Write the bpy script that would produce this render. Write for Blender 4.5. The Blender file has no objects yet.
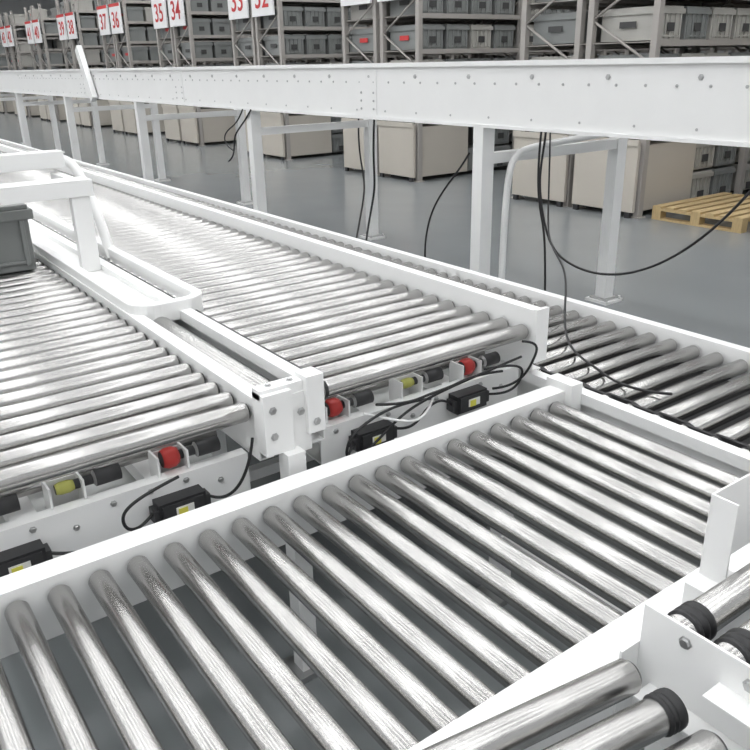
import bpy, math, random
from mathutils import Matrix, Vector
random.seed(4)
scene=bpy.context.scene
try: scene.view_settings.view_transform='Standard'
except Exception: pass

# ---------------- materials ----------------
def mat(name,col,rough=.5,metal=0.,noise=None,emit=None,spec=None):
    m=bpy.data.materials.new(name);m.use_nodes=True
    nt=m.node_tree;b=nt.nodes["Principled BSDF"]
    b.inputs["Base Color"].default_value=(*col,1);b.inputs["Roughness"].default_value=rough;b.inputs["Metallic"].default_value=metal
    if spec is not None: b.inputs["Specular IOR Level"].default_value=spec
    if emit: 
        b.inputs["Emission Color"].default_value=(*col,1);b.inputs["Emission Strength"].default_value=emit
    if noise:
        sc,amt,vec=noise
        tc=nt.nodes.new("ShaderNodeTexCoord");mp=nt.nodes.new("ShaderNodeMapping");mp.inputs["Scale"].default_value=vec
        n=nt.nodes.new("ShaderNodeTexNoise");n.inputs["Scale"].default_value=sc;n.inputs["Detail"].default_value=4
        nt.links.new(tc.outputs["Object"],mp.inputs[0]);nt.links.new(mp.outputs[0],n.inputs["Vector"])
        r=nt.nodes.new("ShaderNodeMapRange");r.inputs["To Min"].default_value=1-amt;r.inputs["To Max"].default_value=1+amt
        nt.links.new(n.outputs["Fac"],r.inputs["Value"])
        v=nt.nodes.new("ShaderNodeVectorMath");v.operation='SCALE';v.inputs[0].default_value=col
        nt.links.new(r.outputs[0],v.inputs["Scale"]);nt.links.new(v.outputs[0],b.inputs["Base Color"])
        rr=nt.nodes.new("ShaderNodeMath");rr.operation='MULTIPLY';rr.inputs[1].default_value=rough
        nt.links.new(r.outputs[0],rr.inputs[0]);nt.links.new(rr.outputs[0],b.inputs["Roughness"])
    return m
WHITE=mat("white_powder_coat",(.82,.82,.81),.38,noise=(6,.03,(1,1,1)))
STX=mat("steel_roller_x",(.47,.462,.45),.25,1,noise=(60,.07,(4,.5,.5)))
STY=mat("steel_roller_y",(.47,.462,.45),.25,1,noise=(60,.07,(.5,4,.5)))
CAP=mat("roller_end_plastic",(.03,.03,.032),.5)
BLK=mat("black_rubber",(.012,.012,.013),.5)
BOXM=mat("controller_black",(.02,.02,.022),.4)
ZINC=mat("zinc_bolt",(.5,.5,.5),.35,1)
RED=mat("red_wheel",(.45,.03,.025),.4)
GRN=mat("olive_wheel",(.42,.42,.10),.4)
YEL=mat("yellow_label",(.75,.7,.1),.5)
LBL=mat("label_white",(.75,.75,.72),.5)
FLOORM=mat("epoxy_floor",(.235,.25,.255),.2,noise=(1.5,.06,(1,1,1)))
TOTE=mat("grey_tote_plastic",(.23,.24,.235),.5,noise=(3,.12,(1,1,1)))
TOTE2=mat("light_tote_plastic",(.42,.41,.38),.5,noise=(3,.12,(1,1,1)))
TOTED=mat("dark_print",(.06,.06,.06),.6)
RACK=mat("galvanised_rack",(.42,.395,.37),.5,.2)
BEIGE=mat("beige_panel",(.54,.50,.44),.6,noise=(2,.06,(1,1,1)))
SIGN=mat("sign_white",(.85,.85,.85),.5)
SRED=mat("sign_red",(.58,.04,.04),.5)
WOOD=mat("pallet_wood",(.50,.37,.19),.7,noise=(12,.25,(1,6,1)))
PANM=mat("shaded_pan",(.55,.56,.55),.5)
CEIL=mat("ceiling_paint",(.36,.37,.38),.8)
WALLM=mat("wall_paint",(.50,.51,.51),.8)
LAMP=mat("lamp_emission",(.98,.99,1),.5,emit=9.8)

# ---------------- mesh builder ----------------
class MB:
    def __init__(s): s.v=[];s.f=[];s.m=[];s.sm=[];s.mats=[]
    def mi(s,m):
        if m not in s.mats: s.mats.append(m)
        return s.mats.index(m)
    def add(s,vs,fs,m,smooth=False):
        o=len(s.v);s.v+= [tuple(p) for p in vs]
        i=s.mi(m)
        for f in fs: s.f.append([o+k for k in f]);s.m.append(i);s.sm.append(smooth)
    def box(s,x0,x1,y0,y1,z0,z1,m,M=None):
        vs=[Vector((x,y,z)) for x in(x0,x1) for y in(y0,y1) for z in(z0,z1)]
        if M: vs=[M@v for v in vs]
        s.add(vs,[(0,1,3,2),(4,6,7,5),(0,4,5,1),(2,3,7,6),(0,2,6,4),(1,5,7,3)],m)
    def lathe(s,p0,d,prof,seg=20,u0=0):
        p0=Vector(p0);d=Vector(d).normalized()
        a=Vector((0,0,1)) if abs(d.z)<.9 else Vector((1,0,0))
        e1=d.cross(a).normalized();e2=d.cross(e1)
        vs=[]
        for (t,r,_) in prof:
            for k in range(seg):
                an=2*math.pi*k/seg+u0
                vs.append(p0+d*t+e1*(r*math.cos(an))+e2*(r*math.sin(an)))
        o=len(s.v);s.v+=[tuple(p) for p in vs]
        for j in range(len(prof)-1):
            i=s.mi(prof[j][2])
            for k in range(seg):
                k2=(k+1)%seg
                s.f.append([o+j*seg+k,o+j*seg+k2,o+(j+1)*seg+k2,o+(j+1)*seg+k]);s.m.append(i);s.sm.append(abs(prof[j][1]-prof[j+1][1])<abs(prof[j][0]-prof[j+1][0])+1e-6)
        s.f.append([o+k for k in range(seg)][::-1]);s.m.append(s.mi(prof[0][2]));s.sm.append(False)
        s.f.append([o+(len(prof)-1)*seg+k for k in range(seg)]);s.m.append(s.mi(prof[-2][2]));s.sm.append(False)
    def roller(s,p0,p1,R=.025,m=None,seg=20,ends=CAP):
        p0=Vector(p0);p1=Vector(p1);L=(p1-p0).length
        s.lathe(p0,p1-p0,[(0,.006,ZINC),(.006,.006,ends),(.006,R*.8,ends),(.010,R*.86,m),(.010,R*.92,m),(.014,R,m),(L-.014,R,m),(L-.010,R*.92,ends),(L-.010,R*.86,ends),(L-.006,R*.8,ends),(L-.006,.006,ZINC),(L,.006,ZINC)],seg)
    def cyl(s,p0,p1,r,m,seg=14):
        p0=Vector(p0);p1=Vector(p1);L=(p1-p0).length
        s.lathe(p0,p1-p0,[(0,r,m),(L,r,m)],seg)
    def bolt(s,p,d,r=.007,h=.006):
        s.lathe(p,d,[(0,r*1.4,ZINC),(h*.3,r*1.4,ZINC),(h*.3,r,ZINC),(h,r,ZINC),(h,r*.9,ZINC)],6)
    def belt(s,x,w,ya,yb,zc,r,m=BLK):
        pts=[]
        for k in range(7):
            a=math.pi/2+math.pi*k/6; pts.append((ya+r*math.cos(a),zc+r*math.sin(a)))
        for k in range(7):
            a=-math.pi/2+math.pi*k/6; pts.append((yb+r*math.cos(a),zc+r*math.sin(a)))
        n=len(pts)
        vs=[(x,p[0],p[1]) for p in pts]+[(x+w,p[0],p[1]) for p in pts]
        s.add(vs,[[i,(i+1)%n,n+(i+1)%n,n+i] for i in range(n)]+[list(range(n))[::-1],[n+i for i in range(n)]],m)
    def obj(s,name,parent=None,bevel=0):
        me=bpy.data.meshes.new(name);me.from_pydata(s.v,[],s.f)
        for m in s.mats: me.materials.append(m)
        me.polygons.foreach_set("material_index",s.m);me.polygons.foreach_set("use_smooth",s.sm)
        me.update()
        o=bpy.data.objects.new(name,me);scene.collection.objects.link(o)
        if parent: o.parent=parent
        if bevel:
            b=o.modifiers.new("b",'BEVEL');b.width=bevel;b.segments=2;b.limit_method='ANGLE';b.angle_limit=math.radians(50)
        return o
def tube(name,pts,r,m,parent=None,smooth=True):
    c=bpy.data.curves.new(name,'CURVE');c.dimensions='3D';c.bevel_depth=r;c.bevel_resolution=3
    sp=c.splines.new('NURBS' if smooth else 'POLY');sp.points.add(len(pts)-1)
    for i,p in enumerate(pts): sp.points[i].co=(*p,1)
    if smooth: sp.use_endpoint_u=True;sp.order_u=4 if len(pts)>3 else 3
    c.materials.append(m)
    o=bpy.data.objects.new(name,c);scene.collection.objects.link(o)
    if parent:o.parent=parent
    return o

# ---------------- floor / ceiling / walls ----------------
b=MB();b.box(-12,34,-8,50,-.1,0,FLOORM);b.obj("floor")
b=MB();b.box(-12,34,-8,50,8.5,8.6,CEIL)
for x in range(-10,34,4): b.box(x-.1,x+.1,-8,50,8.1,8.5,CEIL)
b.obj("ceiling")
b=MB();b.box(-12,34,50,50.2,0,8.5,WALLM)
for x in range(-10,34,6): b.box(x-.15,x+.15,49.8,50,0,8.5,CEIL)
b.obj("wall_back")
b=MB();b.box(34,34.2,-8,50,0,8.5,WALLM)
for y in range(-6,50,6): b.box(33.8,34,y-.15,y+.15,0,8.5,CEIL)
b.obj("wall_right")

def legs(b,x0,x1,ys,ztop,m=WHITE,w=.05):
    for y in ys:
        for x in (x0,x1):
            b.box(x-w/2,x+w/2,y-w/2,y+w/2,.02,ztop,m);b.box(x-.05,x+.05,y-.05,y+.05,0,.02,ZINC)
        b.box(x0+w/2,x1-w/2,y-.02,y+.02,.2,.24,m)
# ---------------- cross conveyor (A) ----------------
b=MB()
z=.65
x=.14-.08*40
while x<1.72:
    b.roller((x,.668,z-.0235),(x,1.427,z-.0235),R=.0235,m=STY,seg=32); x+=.08
for (ya,yb) in ((1.425,1.485),(.605,.672)):
    b.box(-3.2,1.76,ya,yb,.662,.667,WHITE)
    b.box(-3.2,1.76,yb-.004,yb,.53,.662,WHITE);b.box(-3.2,1.76,ya,ya+.004,.53,.662,WHITE)
    b.box(-3.2,1.76,ya,yb,.526,.53,WHITE)
for x in (-2.4,-1.2,1.5):
    for y in (.64,1.455):
        b.box(x-.025,x+.025,y-.025,y+.025,.02,.526,WHITE);b.box(x-.05,x+.05,y-.05,y+.05,0,.02,ZINC)
    b.box(x-.02,x+.02,.665,1.43,.2,.24,WHITE)
b.box(1.712,1.76,1.40,1.5,.60,.69,WHITE)
b.obj("roller_conveyor")

def longconv(name,x0,x1,y0,y1,z,pitch,wall_r,wall_l,legy,belts=0,beltx=.03,gap_dark=False):
    b=MB()
    y=y0+.035;ys=[]
    while y<y1:
        b.roller((x0,y,z-.025),(x1,y,z-.025),m=STX,seg=28 if y<5 else 14);ys.append(y);y+=pitch
    if belts:
        for i in range(len(ys)-1):
            if ys[i]<9: b.belt(x0+beltx+(.012 if (i%2 and belts==2) else 0),.010,ys[i],ys[i+1],z-.025,.0265)
    if gap_dark: b.box(x0,x1,y0,y1,z-.10,z-.095,CAP)  # black sheet added under the rollers so the gaps between them look dark
    for s,xe,h in ((-1,x0,wall_l),(1,x1,wall_r)):
        xa,xb=sorted((xe+s*.002,xe+s*.006)); b.box(xa,xb,y0,y1,z-.15,z+h,WHITE)
        xa,xb=sorted((xe+s*.002,xe+s*.042)); b.box(xa,xb,y0,y1,z+h,z+h+.004,WHITE)
        b.box(xa,xb,y0,y1,z-.154,z-.15,WHITE)
        xa,xb=sorted((xe+s*.038,xe+s*.042)); b.box(xa,xb,y0,y1,z+h-.03,z+h,WHITE)
        yy=y0+.1
        while yy<min(y1,8):
            b.bolt((xe+s*.006,yy,z-.10),(s,0,0));yy+=.3
    legs(b,x0-.02,x1+.02,legy,z-.154)
    return b
b=longconv("B",.97,1.75,1.60,17,.82,.088,.045,.01,[2.3,4.5,6.7,8.9,11.1,13.3],belts=1,beltx=.012)
b.box(1.746,1.80,1.585,1.60,.70,.875,WHITE)
B=b.obj("roller_conveyor")
b=longconv("C",-.01,.77,1.60,11,.82,.088,.01,.03,[2.4,4.6,6.8,9.0])
C=b.obj("roller_conveyor")
b=longconv("D",1.80,2.42,-1.2,17,.65,.09,.02,.0,[-.6,1.8,4.2,6.6,9.0,11.4,13.8],belts=2,beltx=.015,gap_dark=True)
b.obj("roller_conveyor")

# ---------------- under-roller drive bays ----------------
def bay(x0,x1,parent,boxes,wheels):
    b=MB()
    b.box(x0,x1,1.645,1.65,.46,.675,WHITE); b.box(x0,x1,1.65,1.68,.671,.675,WHITE)
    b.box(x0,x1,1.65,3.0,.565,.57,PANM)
    for y in (1.80,1.98,2.18,2.45,2.7):
        b.cyl((x0+.02,y,.68),(x1-.02,y,.68),.018,STX,16)
    for x in (x0+.2,x0+.52):
        b.box(x,x+.06,1.68,2.9,.60,.64,WHITE)
    for (x,y,m) in wheels:
        zc=.705
        k=.45 if m is GRN else .78
        b.lathe((x,y,zc),(1,0,0),[(0,.012,CAP),(.0,.026*k,m),(.012,.034*k,m),(.03,.034*k,m),(.042,.026*k,CAP),(.042,.012,CAP),(.085,.012,ZINC),(.09,.02,CAP),(.15,.02,CAP)],20)
        b.box(x+.055,x+.06,y-.03,y+.03,.60,.725,WHITE)
        b.box(x-.02,x-.015,y-.03,y+.03,.60,.725,WHITE);b.box(x-.02,x+.06,y+.03,y+.034,.60,.715,WHITE)
    for x in [x0+.05+.09*k for k in range(int((x1-x0-.06)/.09)+1)]:
        b.bolt((x,1.645,.655 if int(x*100)%2 else .625),(0,-1,0),.006)
    for (x,z) in boxes:
        b.box(x,x+.12,1.603,1.645,z,z+.058,BOXM);b.box(x+.008,x+.112,1.597,1.603,z+.006,z+.052,CAP)
        b.box(x+.04,x+.085,1.5955,1.597,z+.018,z+.042,LBL);b.box(x+.045,x+.068,1.594,1.5955,z+.018,z+.038,YEL)
        for s in (-.012,.12): b.box(x+s,x+s+.012,1.605,1.64,z+.01,z+.045,CAP)
    return b.obj("drive_bay",parent)
bay(.98,1.74,B,[(1.08,.585),(1.44,.60)],[(1.03,1.69,RED),(1.30,1.70,GRN),(1.53,1.69,RED)])
bay(.0,.76,C,[(.12,.57),(.50,.575)],[(.30,1.70,GRN),(.55,1.69,RED),(.07,1.70,RED)])
for i,(P,pts) in enumerate([
  (B,[(1.21,1.62,.62),(1.27,1.60,.60),(1.31,1.61,.66),(1.38,1.60,.68),(1.43,1.62,.63)]),
  (B,[(1.07,1.62,.62),(1.02,1.58,.58),(1.00,1.56,.66),(1.08,1.58,.69),(1.22,1.61,.70),(1.34,1.61,.68)]),
  (B,[(1.57,1.62,.63),(1.64,1.58,.62),(1.68,1.56,.68),(1.66,1.55,.74),(1.55,1.61,.72)]),
  (B,[(1.60,1.62,.64),(1.68,1.58,.64),(1.71,1.55,.74),(1.72,1.54,.79),(1.66,1.56,.80)]),
  (B,[(1.03,1.60,.56),(1.10,1.58,.60),(1.20,1.60,.66),(1.33,1.60,.695),(1.5,1.61,.705),(1.68,1.58,.74)]),
  (B,[(1.15,1.62,.71),(1.25,1.6,.69),(1.3,1.58,.715),(1.42,1.60,.70),(1.5,1.6,.72),(1.62,1.6,.70)]),
  (C,[(.63,1.62,.61),(.68,1.575,.58),(.72,1.56,.66),(.735,1.555,.76)]),
  (C,[(.49,1.62,.61),(.43,1.59,.58),(.39,1.60,.64),(.44,1.59,.68),(.56,1.61,.69)]),
  (C,[(.12,1.62,.60),(.06,1.59,.58),(.02,1.60,.65),(.10,1.61,.69)]),
  (C,[(.25,1.62,.60),(.33,1.59,.57),(.38,1.58,.62),(.46,1.59,.56)])]):
    tube("cable_%d"%(i+1),pts,.004,BLK,P)
tube("white_cable",[(1.10,1.61,.70),(1.2,1.58,.66),(1.28,1.58,.62),(1.34,1.6,.67),(1.36,1.62,.70)],.004,WHITE,B)
# ---------------- divider between C and B ----------------
b=MB()
b.box(.782,.808,1.62,2.46,.70,.835,WHITE)
b.cyl((.86,1.605,.79),(.86,2.56,.79),.034,STY,24)
b.box(.902,.915,1.62,2.46,.70,.79,CAP)
b.box(.765,.845,1.545,1.60,.70,.862,WHITE);b.box(.845,.90,1.555,1.60,.68,.845,WHITE);b.box(.765,.90,1.56,1.60,.845,.872,WHITE)
b.box(.885,.935,1.54,1.598,.73,.885,WHITE)
for x,zz in ((.79,.82),(.79,.75),(.865,.80),(.91,.76)): b.bolt((x,1.545 if x<.85 else 1.54,zz),(0,-1,0),.008)
for x in (.80,.86): b.bolt((x,1.58,.872),(0,0,1),.007)
b.box(.81,.86,1.52,1.57,.02,.70,WHITE);b.box(.78,.89,1.50,1.60,0,.02,ZINC)
b.obj("divider_bracket",C,bevel=.002)
def band(b,path,w,z0,z1,m):
    n=len(path);L=[];R=[]
    for i,p in enumerate(path):
        a=Vector(path[max(i-1,0)]);c=Vector(path[min(i+1,n-1)])
        t=(c-a).normalized();nn=Vector((-t.y,t.x))
        L.append(Vector(p)+nn*w/2);R.append(Vector(p)-nn*w/2)
    vs=[(p.x,p.y,z0) for p in L]+[(p.x,p.y,z0) for p in R]+[(p.x,p.y,z1) for p in L]+[(p.x,p.y,z1) for p in R]
    fs=[]
    for i in range(n-1):
        fs+=[(2*n+i,2*n+i+1,3*n+i+1,3*n+i),(i,n+i,n+i+1,i+1),(i,i+1,2*n+i+1,2*n+i),(n+i,3*n+i,3*n+i+1,n+i+1)]
    fs+=[(0,2*n,3*n,n),(n-1,2*n-1,4*n-1,3*n-1)]
    b.add(vs,fs,m)
b=MB()
path=[(.795,4.9),(.795,2.54)]
for k in range(1,7):
    a=math.pi+math.pi/2*k/6; path.append((.865+.07*math.cos(a),2.53+.07*math.sin(a)))
for k in range(0,7):
    a=-math.pi/2+math.pi/2*k/6; path.append((.955+.07*math.cos(a),2.53+.07*math.sin(a)))
path.append((1.025,4.9))
band(b,path,.036,.80,.868,WHITE)
b.box(.81,1.01,2.48,4.9,.80,.812,WHITE)
b.box(.84,.92,2.62,4.6,.62,.80,WHITE)
b.box(.86,.90,4.0,4.05,0,.62,WHITE);b.box(.86,.90,2.8,2.85,0,.62,WHITE)
b.obj("guard_tray",C,bevel=.004)
b=MB()
b.box(.85,.925,3.27,3.31,.812,1.14,WHITE)
b.box(-.10,.94,3.26,3.30,1.12,1.18,WHITE)
b.box(-.10,.94,3.26,3.38,1.18,1.186,WHITE)
b.box(-.10,.94,3.62,3.70,1.20,1.27,WHITE)
b.box(.88,.92,3.38,3.66,1.15,1.18,WHITE)
b.box(-.10,-.05,3.27,3.31,0,1.12,WHITE)
gf=b.obj("gate_frame",C,bevel=.004)
tube("bent_tube",[(-.1,3.78,1.24),(.6,3.78,1.24),(.90,3.78,1.24),(1.0,3.74,1.22),(1.02,3.66,1.12),(1.02,3.5,.98),(1.02,3.42,.82)],.022,WHITE,gf)

def tote(b,x0,x1,y0,y1,z,h,m=TOTE,detail=True):
    b.box(x0+.02,x1-.02,y0+.02,y1-.02,z,z+h*.78,m)
    b.box(x0,x1,y0,y1,z+h*.78,z+h*.93,m)
    b.box(x0+.015,x1-.015,y0+.015,y1-.015,z+h*.93,z+h,m)
    if detail:
        b.box(x0+.05,x1-.05,y0+.008,y0+.02,z+.03,z+.045,m)
        for k in range(5):
            xx=x0+.04+(x1-x0-.1)*k/4;b.box(xx,xx+.02,y0+.006,y0+.02,z+.02,z+h*.78,m)
b=MB();tote(b,.14,.73,3.42,3.82,.82,.27);b.obj("storage_tote",bevel=.004)

# ---------------- elevated conveyor ----------------
b=MB()
XF,XR=3.15,4.42
for xe,s in ((XF,1),(XR,-1)):
    xa,xb=sorted((xe,xe+s*.005))
    b.box(xa,xb,-1,24,1.25,1.575,WHITE)
    xa,xb=sorted((xe,xe+s*.06))
    b.box(xa,xb,-1,24,1.575,1.58,WHITE);b.box(xa,xb,-1,24,1.245,1.25,WHITE)
b.box(XF-.018,XF,-1,24,1.565,1.59,WHITE)
b.box(XF-.012,XF,-1,24,1.245,1.262,WHITE)
y=-.9;i=0
while y<14:
    b.bolt((XF,y,1.475),(-1,0,0),.0055,.006)
    if i%3==0: b.bolt((XF,y+.05,1.51),(-1,0,0),.010,.008)
    if i%2==0: b.bolt((XF,y+.04,1.30),(-1,0,0),.005,.005)
    y+=.16;i+=1
for y in (1.3,4.45,7.6,10.7):
    b.box(XF-.004,XF,y-.10,y+.10,1.27,1.55,WHITE)
    for dy in(-.07,.07):
        for zz in (1.31,1.36,1.41): b.bolt((XF-.004,y+dy,zz),(-1,0,0),.006)
y=-.9
while y<20: b.roller((XF+.01,y,1.54),(XR-.01,y,1.54),m=STX,seg=8);y+=.12
for y in (.55,3.37,6.17,8.85,11.6,14.4,17.2,20):
    for x in (XF+.035,XR-.035):
        b.box(x-.045,x+.045,y-.04,y+.04,.02,1.245,WHITE)
        b.box(x-.09,x+.09,y-.09,y+.09,0,.02,WHITE)
        b.box(x-.07,x+.07,y-.07,y+.07,.02,.03,ZINC)
        for dx in(-.07,.07): b.bolt((x+dx,y-.075,.02),(0,0,1),.01,.02)
    b.box(XF+.08,XR-.08,y-.03,y+.03,1.04,1.10,WHITE)
R=Matrix.Translation((XF-.05,10.3,1.5))@Matrix.Rotation(math.radians(-30),4,'X')
b.box(-.03,.03,-.06,.06,-.3,.38,WHITE,R)
E=b.obj("elevated_conveyor")
X=3.1
tube("cable_1",[(X,2.83,1.25),(X,2.83,1.21),(X,2.86,1.05),(X,2.84,.91),(X,2.78,.72),(X,2.68,.62),(X,2.45,.58),(X,2.19,.64),(X,1.90,.83),(X,1.71,1.07),(X,1.6,1.25)],.006,BLK,E)
tube("cable_2",[(X,2.80,1.25),(X,2.78,.9),(X-.1,2.70,.72),(2.6,2.2,.76),(2.3,1.95,.69),(2.0,1.68,.665),(1.95,1.5,.662),(1.86,1.32,.662),(1.95,1.22,.662)],.0045,BLK,E)
tube("cable_3",[(X,2.86,1.25),(X,2.88,.95),(X,2.80,.8),(X,2.78,.62),(X,2.76,.3)],.006,BLK,E)
tube("cable_4",[(XF-.02,6.1,1.25),(XF-.02,6.3,1.1),(XF-.02,6.5,1.05),(XF-.02,6.45,.85),(XF-.02,6.6,.8)],.007,BLK,E)
tube("cable_5",[(XR-.1,6.0,1.2),(XR-.12,6.03,.8),(XR-.1,5.98,.5),(XR-.1,6.1,.3),(XR-.3,5.9,.05)],.010,BLK,E)
tube("cable_6",[(XF,3.45,1.1),(XF-.05,3.55,.9),(XF-.05,3.8,.8),(XF,3.85,.4)],.006,BLK,E)
tube("cable_8",[(XF-.02,6.25,1.25),(XF-.03,6.35,1.12),(XF-.02,6.62,1.08),(XF-.02,6.7,.95),(XF-.02,6.5,.9)],.006,BLK,E)
tube("cable_9",[(XR-.1,6.25,1.2),(XR-.12,6.28,.8),(XR-.1,6.1,.55),(XR-.3,6.0,.25),(XR-.5,5.8,.02)],.008,BLK,E)
tube("conduit",[(XR-.1,3.28,1.16),(XF+.5,3.28,1.13),(XF+.22,3.28,1.12),(XF+.14,3.28,1.02),(XF+.13,3.28,.6),(XF+.13,3.28,.02)],.02,WHITE,E)

# ---------------- racks ----------------
def rack_row(k):
    yc=6.0+3.7*k;y0=yc-.88;y1=yc+.88;X0=7.1;X1=24
    b=MB();n=0
    xs=[X0+1.9*i for i in range(int((X1-X0)/1.9)+1)]
    lv=[.86+.44*i for i in range(6)]
    T=3.45
    for x in xs:
        for y in (y0,yc-.08,yc+.08,y1):
            b.box(x-.035,x+.035,y-.035,y+.035,0.01,T,RACK);b.box(x-.06,x+.06,y-.06,y+.06,0,.012,RACK)
        if x<X0+6:
            for (ya,yb) in ((y0,yc-.08),(yc+.08,y1)):
                zz=.15;f=0
                while zz<T-.5:
                    p=Vector((x,ya if f else yb,zz));q=Vector((x,yb if f else ya,zz+.45))
                    b.cyl(p,q,.014,RACK,6);zz+=.45;f^=1
    for zl in lv:
        for y in (y0,yc-.08,yc+.08,y1): b.box(X0,xs[-1],y-.02,y+.02,zl-.06,zl,RACK)
        b.box(X0,xs[-1],y0+.02,y1-.02,zl-.02,zl-.012,RACK)
    r=b.obj("storage_rack")
    t=MB()
    for i in range(len(xs)-1):
        for zl in lv+[.0,.40]:
            cnt=4;w=(1.9-.1)/cnt
            for j in range(cnt):
                x0=xs[i]+.05+j*w
                for (ya,yb) in ((y0+.03,yc-.12),(yc+.12,y1-.03)):
                    if zl<.5 and i==0 and j<2:
                        if j==0 and zl==0: t.box(x0+.01,x0+2*w-.02,ya-.02,yb,.06,.74,BEIGE)
                        continue
                    if random.random()<.06: continue
                    if ya>yc and i>1: continue
                    near=k<1
                    mm=TOTE2 if (random.random()<(.75 if near else .2)) else TOTE
                    tote(t,x0+.01,x0+w-.02,ya,yb,zl if zl>0 else .06,.31,m=mm,detail=(k<3 and i<4 and ya<yc))
                    if ya<yc and k<4: t.box(x0+w*.35,x0+w*.6,ya-.002,ya+.004,zl+.08,zl+.16,TOTED)
                    if i==0 and j==0: t.box(x0+.005,x0+.012,(ya+yb)/2-.10,(ya+yb)/2+.10,zl+.12,zl+.18,SRED if (k+int(zl*10))%3==0 else TOTED)
    for (ya,yb) in ((y0,yc-.06),(yc+.06,y1)):
        t.box(X0-.10,X0-.06,ya,yb,.06,.78,BEIGE)
        t.box(X0-.12,X0-.10,ya-.01,yb+.01,.74,.80,BEIGE)
        t.box(X0-.11,X0-.07,ya+.03,ya+.09,0,.06,CAP);t.box(X0-.11,X0-.07,yb-.09,yb-.03,0,.06,CAP)
    t.obj("stored_totes",r)
    for j,(ya,yb) in enumerate(((y0,yc-.03),(yc+.03,y1))):
        s=MB();s.box(X0-.10,X0-.07,ya+.05,yb-.05,2.36,3.02,SIGN);s.box(X0-.103,X0-.10,ya+.05,yb-.05,2.95,3.02,SRED)
        s.box(X0-.07,X0-.03,(ya+yb)/2-.03,(ya+yb)/2+.03,2.4,2.98,RACK)
        so=s.obj("aisle_sign_board",r)
        c=bpy.data.curves.new("sign_number",'FONT');c.body=str(30+2*(k-1)+j);c.size=.50;c.align_x='CENTER';c.align_y='CENTER';c.extrude=.002;c.offset=.004
        c.materials.append(SRED)
        to=bpy.data.objects.new("sign_number",c);scene.collection.objects.link(to)
        to.matrix_world=Matrix.Translation((X0-.106,(ya+yb)/2,2.64))@Matrix(((0,0,-1,0),(-1,0,0,0),(0,1,0,0),(0,0,0,1)))
        to.parent=r
for k in range(-1,10): rack_row(k)

# ---------------- pallet ----------------
b=MB();px,py=7.15,3.98
for i in range(7): b.box(px+.0,px+1.3,py+.15*i,py+.15*i+.1,.118,.14,WOOD)
for x in (px,px+.6,px+1.2):
    b.box(x,x+.1,py,py+1.0,.096,.118,WOOD);b.box(x,x+.1,py,py+1.0,0,.02,WOOD)
    for y in (py,py+.45,py+.9): b.box(x,x+.1,y,y+.1,.02,.096,WOOD)
b.obj("wooden_pallet")

# ---------------- near feeder conveyor (F) ----------------
b=MB()
d=Vector((.99,-.14,0)).normalized();n=Vector((-.14,-.99,0)).normalized()
e=Vector((.79,.495,.79))
for i in range(9):
    p=e+n*(.072*i);b.roller(p-d*.75,p,R=.025,m=STX,seg=32)
    if i%2==1:
        b.lathe(p-d*.034,d,[(0,.0255,BLK),(.004,.0285,BLK),(.008,.026,BLK),(.012,.0285,BLK),(.016,.026,BLK),(.020,.0285,BLK),(.030,.0275,BLK),(.032,.020,BLK)],28)
M0=Matrix(((d.x,-n.x,0,e.x),(d.y,-n.y,0,e.y),(0,0,1,0),(0,0,0,1)))
b.box(-.76,-.755,-.65,.05,.68,.83,WHITE,M0)
b.box(-.76,.01,.045,.05,.68,.73,WHITE,M0)
b.box(.84,.845,-.15,.525,.68,.867,WHITE);b.box(.80,.84,-.15,.50,.735,.74,WHITE)
b.box(.80,.845,.525,.53,.68,.80,WHITE)
b.box(.80,.84,-.15,.40,.812,.817,WHITE)
for yy,zz in ((.455,.845),(.36,.84),(.25,.84)): b.bolt((.84,yy,zz),(-1,0,0),.0075)
for lx,ly in ((-.72,-.1),(-.72,-.6)): b.box(lx-.025,lx+.025,ly-.025,ly+.025,0,.69,WHITE,M0)
for ly in (.45,-.1): b.box(.80,.84,ly-.02,ly+.02,0,.69,WHITE)
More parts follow.
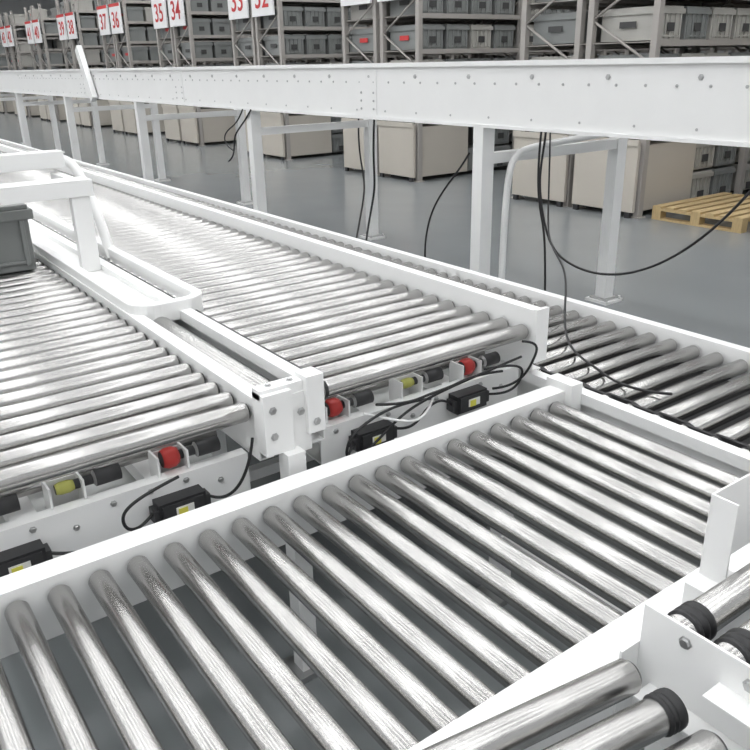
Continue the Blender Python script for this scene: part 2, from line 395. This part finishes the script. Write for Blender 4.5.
for i in range(7):
    b.roller((.86,.49-.075*i,.815),(1.7,.49-.075*i,.815),R=.027,m=STX,seg=28)
    b.lathe((.888,.49-.075*i,.815),(1,0,0),[(0,.026,BLK),(.004,.031,BLK),(.010,.031,BLK),(.014,.028,BLK),(.018,.031,BLK),(.026,.031,BLK),(.03,.028,BLK),(.034,.031,BLK),(.042,.031,BLK),(.046,.027,BLK)],24)
b.box(1.705,1.71,-.1,.56,.68,.85,WHITE)
b.box(.86,1.71,.535,.54,.66,.74,WHITE)
b.box(1.08,1.27,.578,.582,.78,.935,WHITE);b.box(1.08,1.084,.535,.578,.74,.935,WHITE);b.box(1.04,1.13,.54,.582,.70,.78,WHITE)
b.bolt((1.13,.578,.89),(0,-1,0),.009);b.bolt((1.13,.578,.82),(0,-1,0),.009)
for ly in (.5,-.05): b.box(1.67,1.71,ly-.02,ly+.02,0,.69,WHITE)
b.obj("feeder_conveyor",bevel=.0015)

# ---------------- lights ----------------
for x in (-8,-5,-2,1,4,7.0,10.5,14,18):  # unseen ceiling strips, run unbroken to draw line highlights on the rollers
    b=MB();b.box(x-.14,x+.14,-6,38,6.995,7.0,LAMP);b.box(x-.2,x+.2,-6,38,7.0,7.08,WHITE)
    for y in range(-4,38,6): b.box(x-.01,x+.01,y,y+.02,7.08,8.5,WHITE)
    b.obj("highlight_ceiling_light")
for y in (-3,0,3,6,9,12,15.5,19,23,27,32):  # unseen cross strips, added so rollers lying along X get line highlights too
    b=MB();b.box(-11,20,y-.14,y+.14,7.295,7.3,LAMP);b.box(-11,20,y-.2,y+.2,7.3,7.38,WHITE)
    for x in range(-9,20,6): b.box(x,x+.02,y-.01,y+.01,7.38,8.5,WHITE)
    b.obj("highlight_ceiling_light")
w=bpy.data.worlds.new("World");scene.world=w;w.use_nodes=True
bg=w.node_tree.nodes["Background"];bg.inputs[0].default_value=(.88,.9,.92,1);bg.inputs[1].default_value=.8

# ---------------- camera ----------------
cd=bpy.data.cameras.new("camera");c=bpy.data.objects.new("camera",cd);scene.collection.objects.link(c)
cd.sensor_width=36;cd.lens=778/750*36;cd.clip_start=.02
c.matrix_world=Matrix(((.8105,.2345,-.5367,0),(-.5853,.2917,-.7565,0),(-.0209,.9273,.3737,1.6),(0,0,0,1)))
scene.camera=c
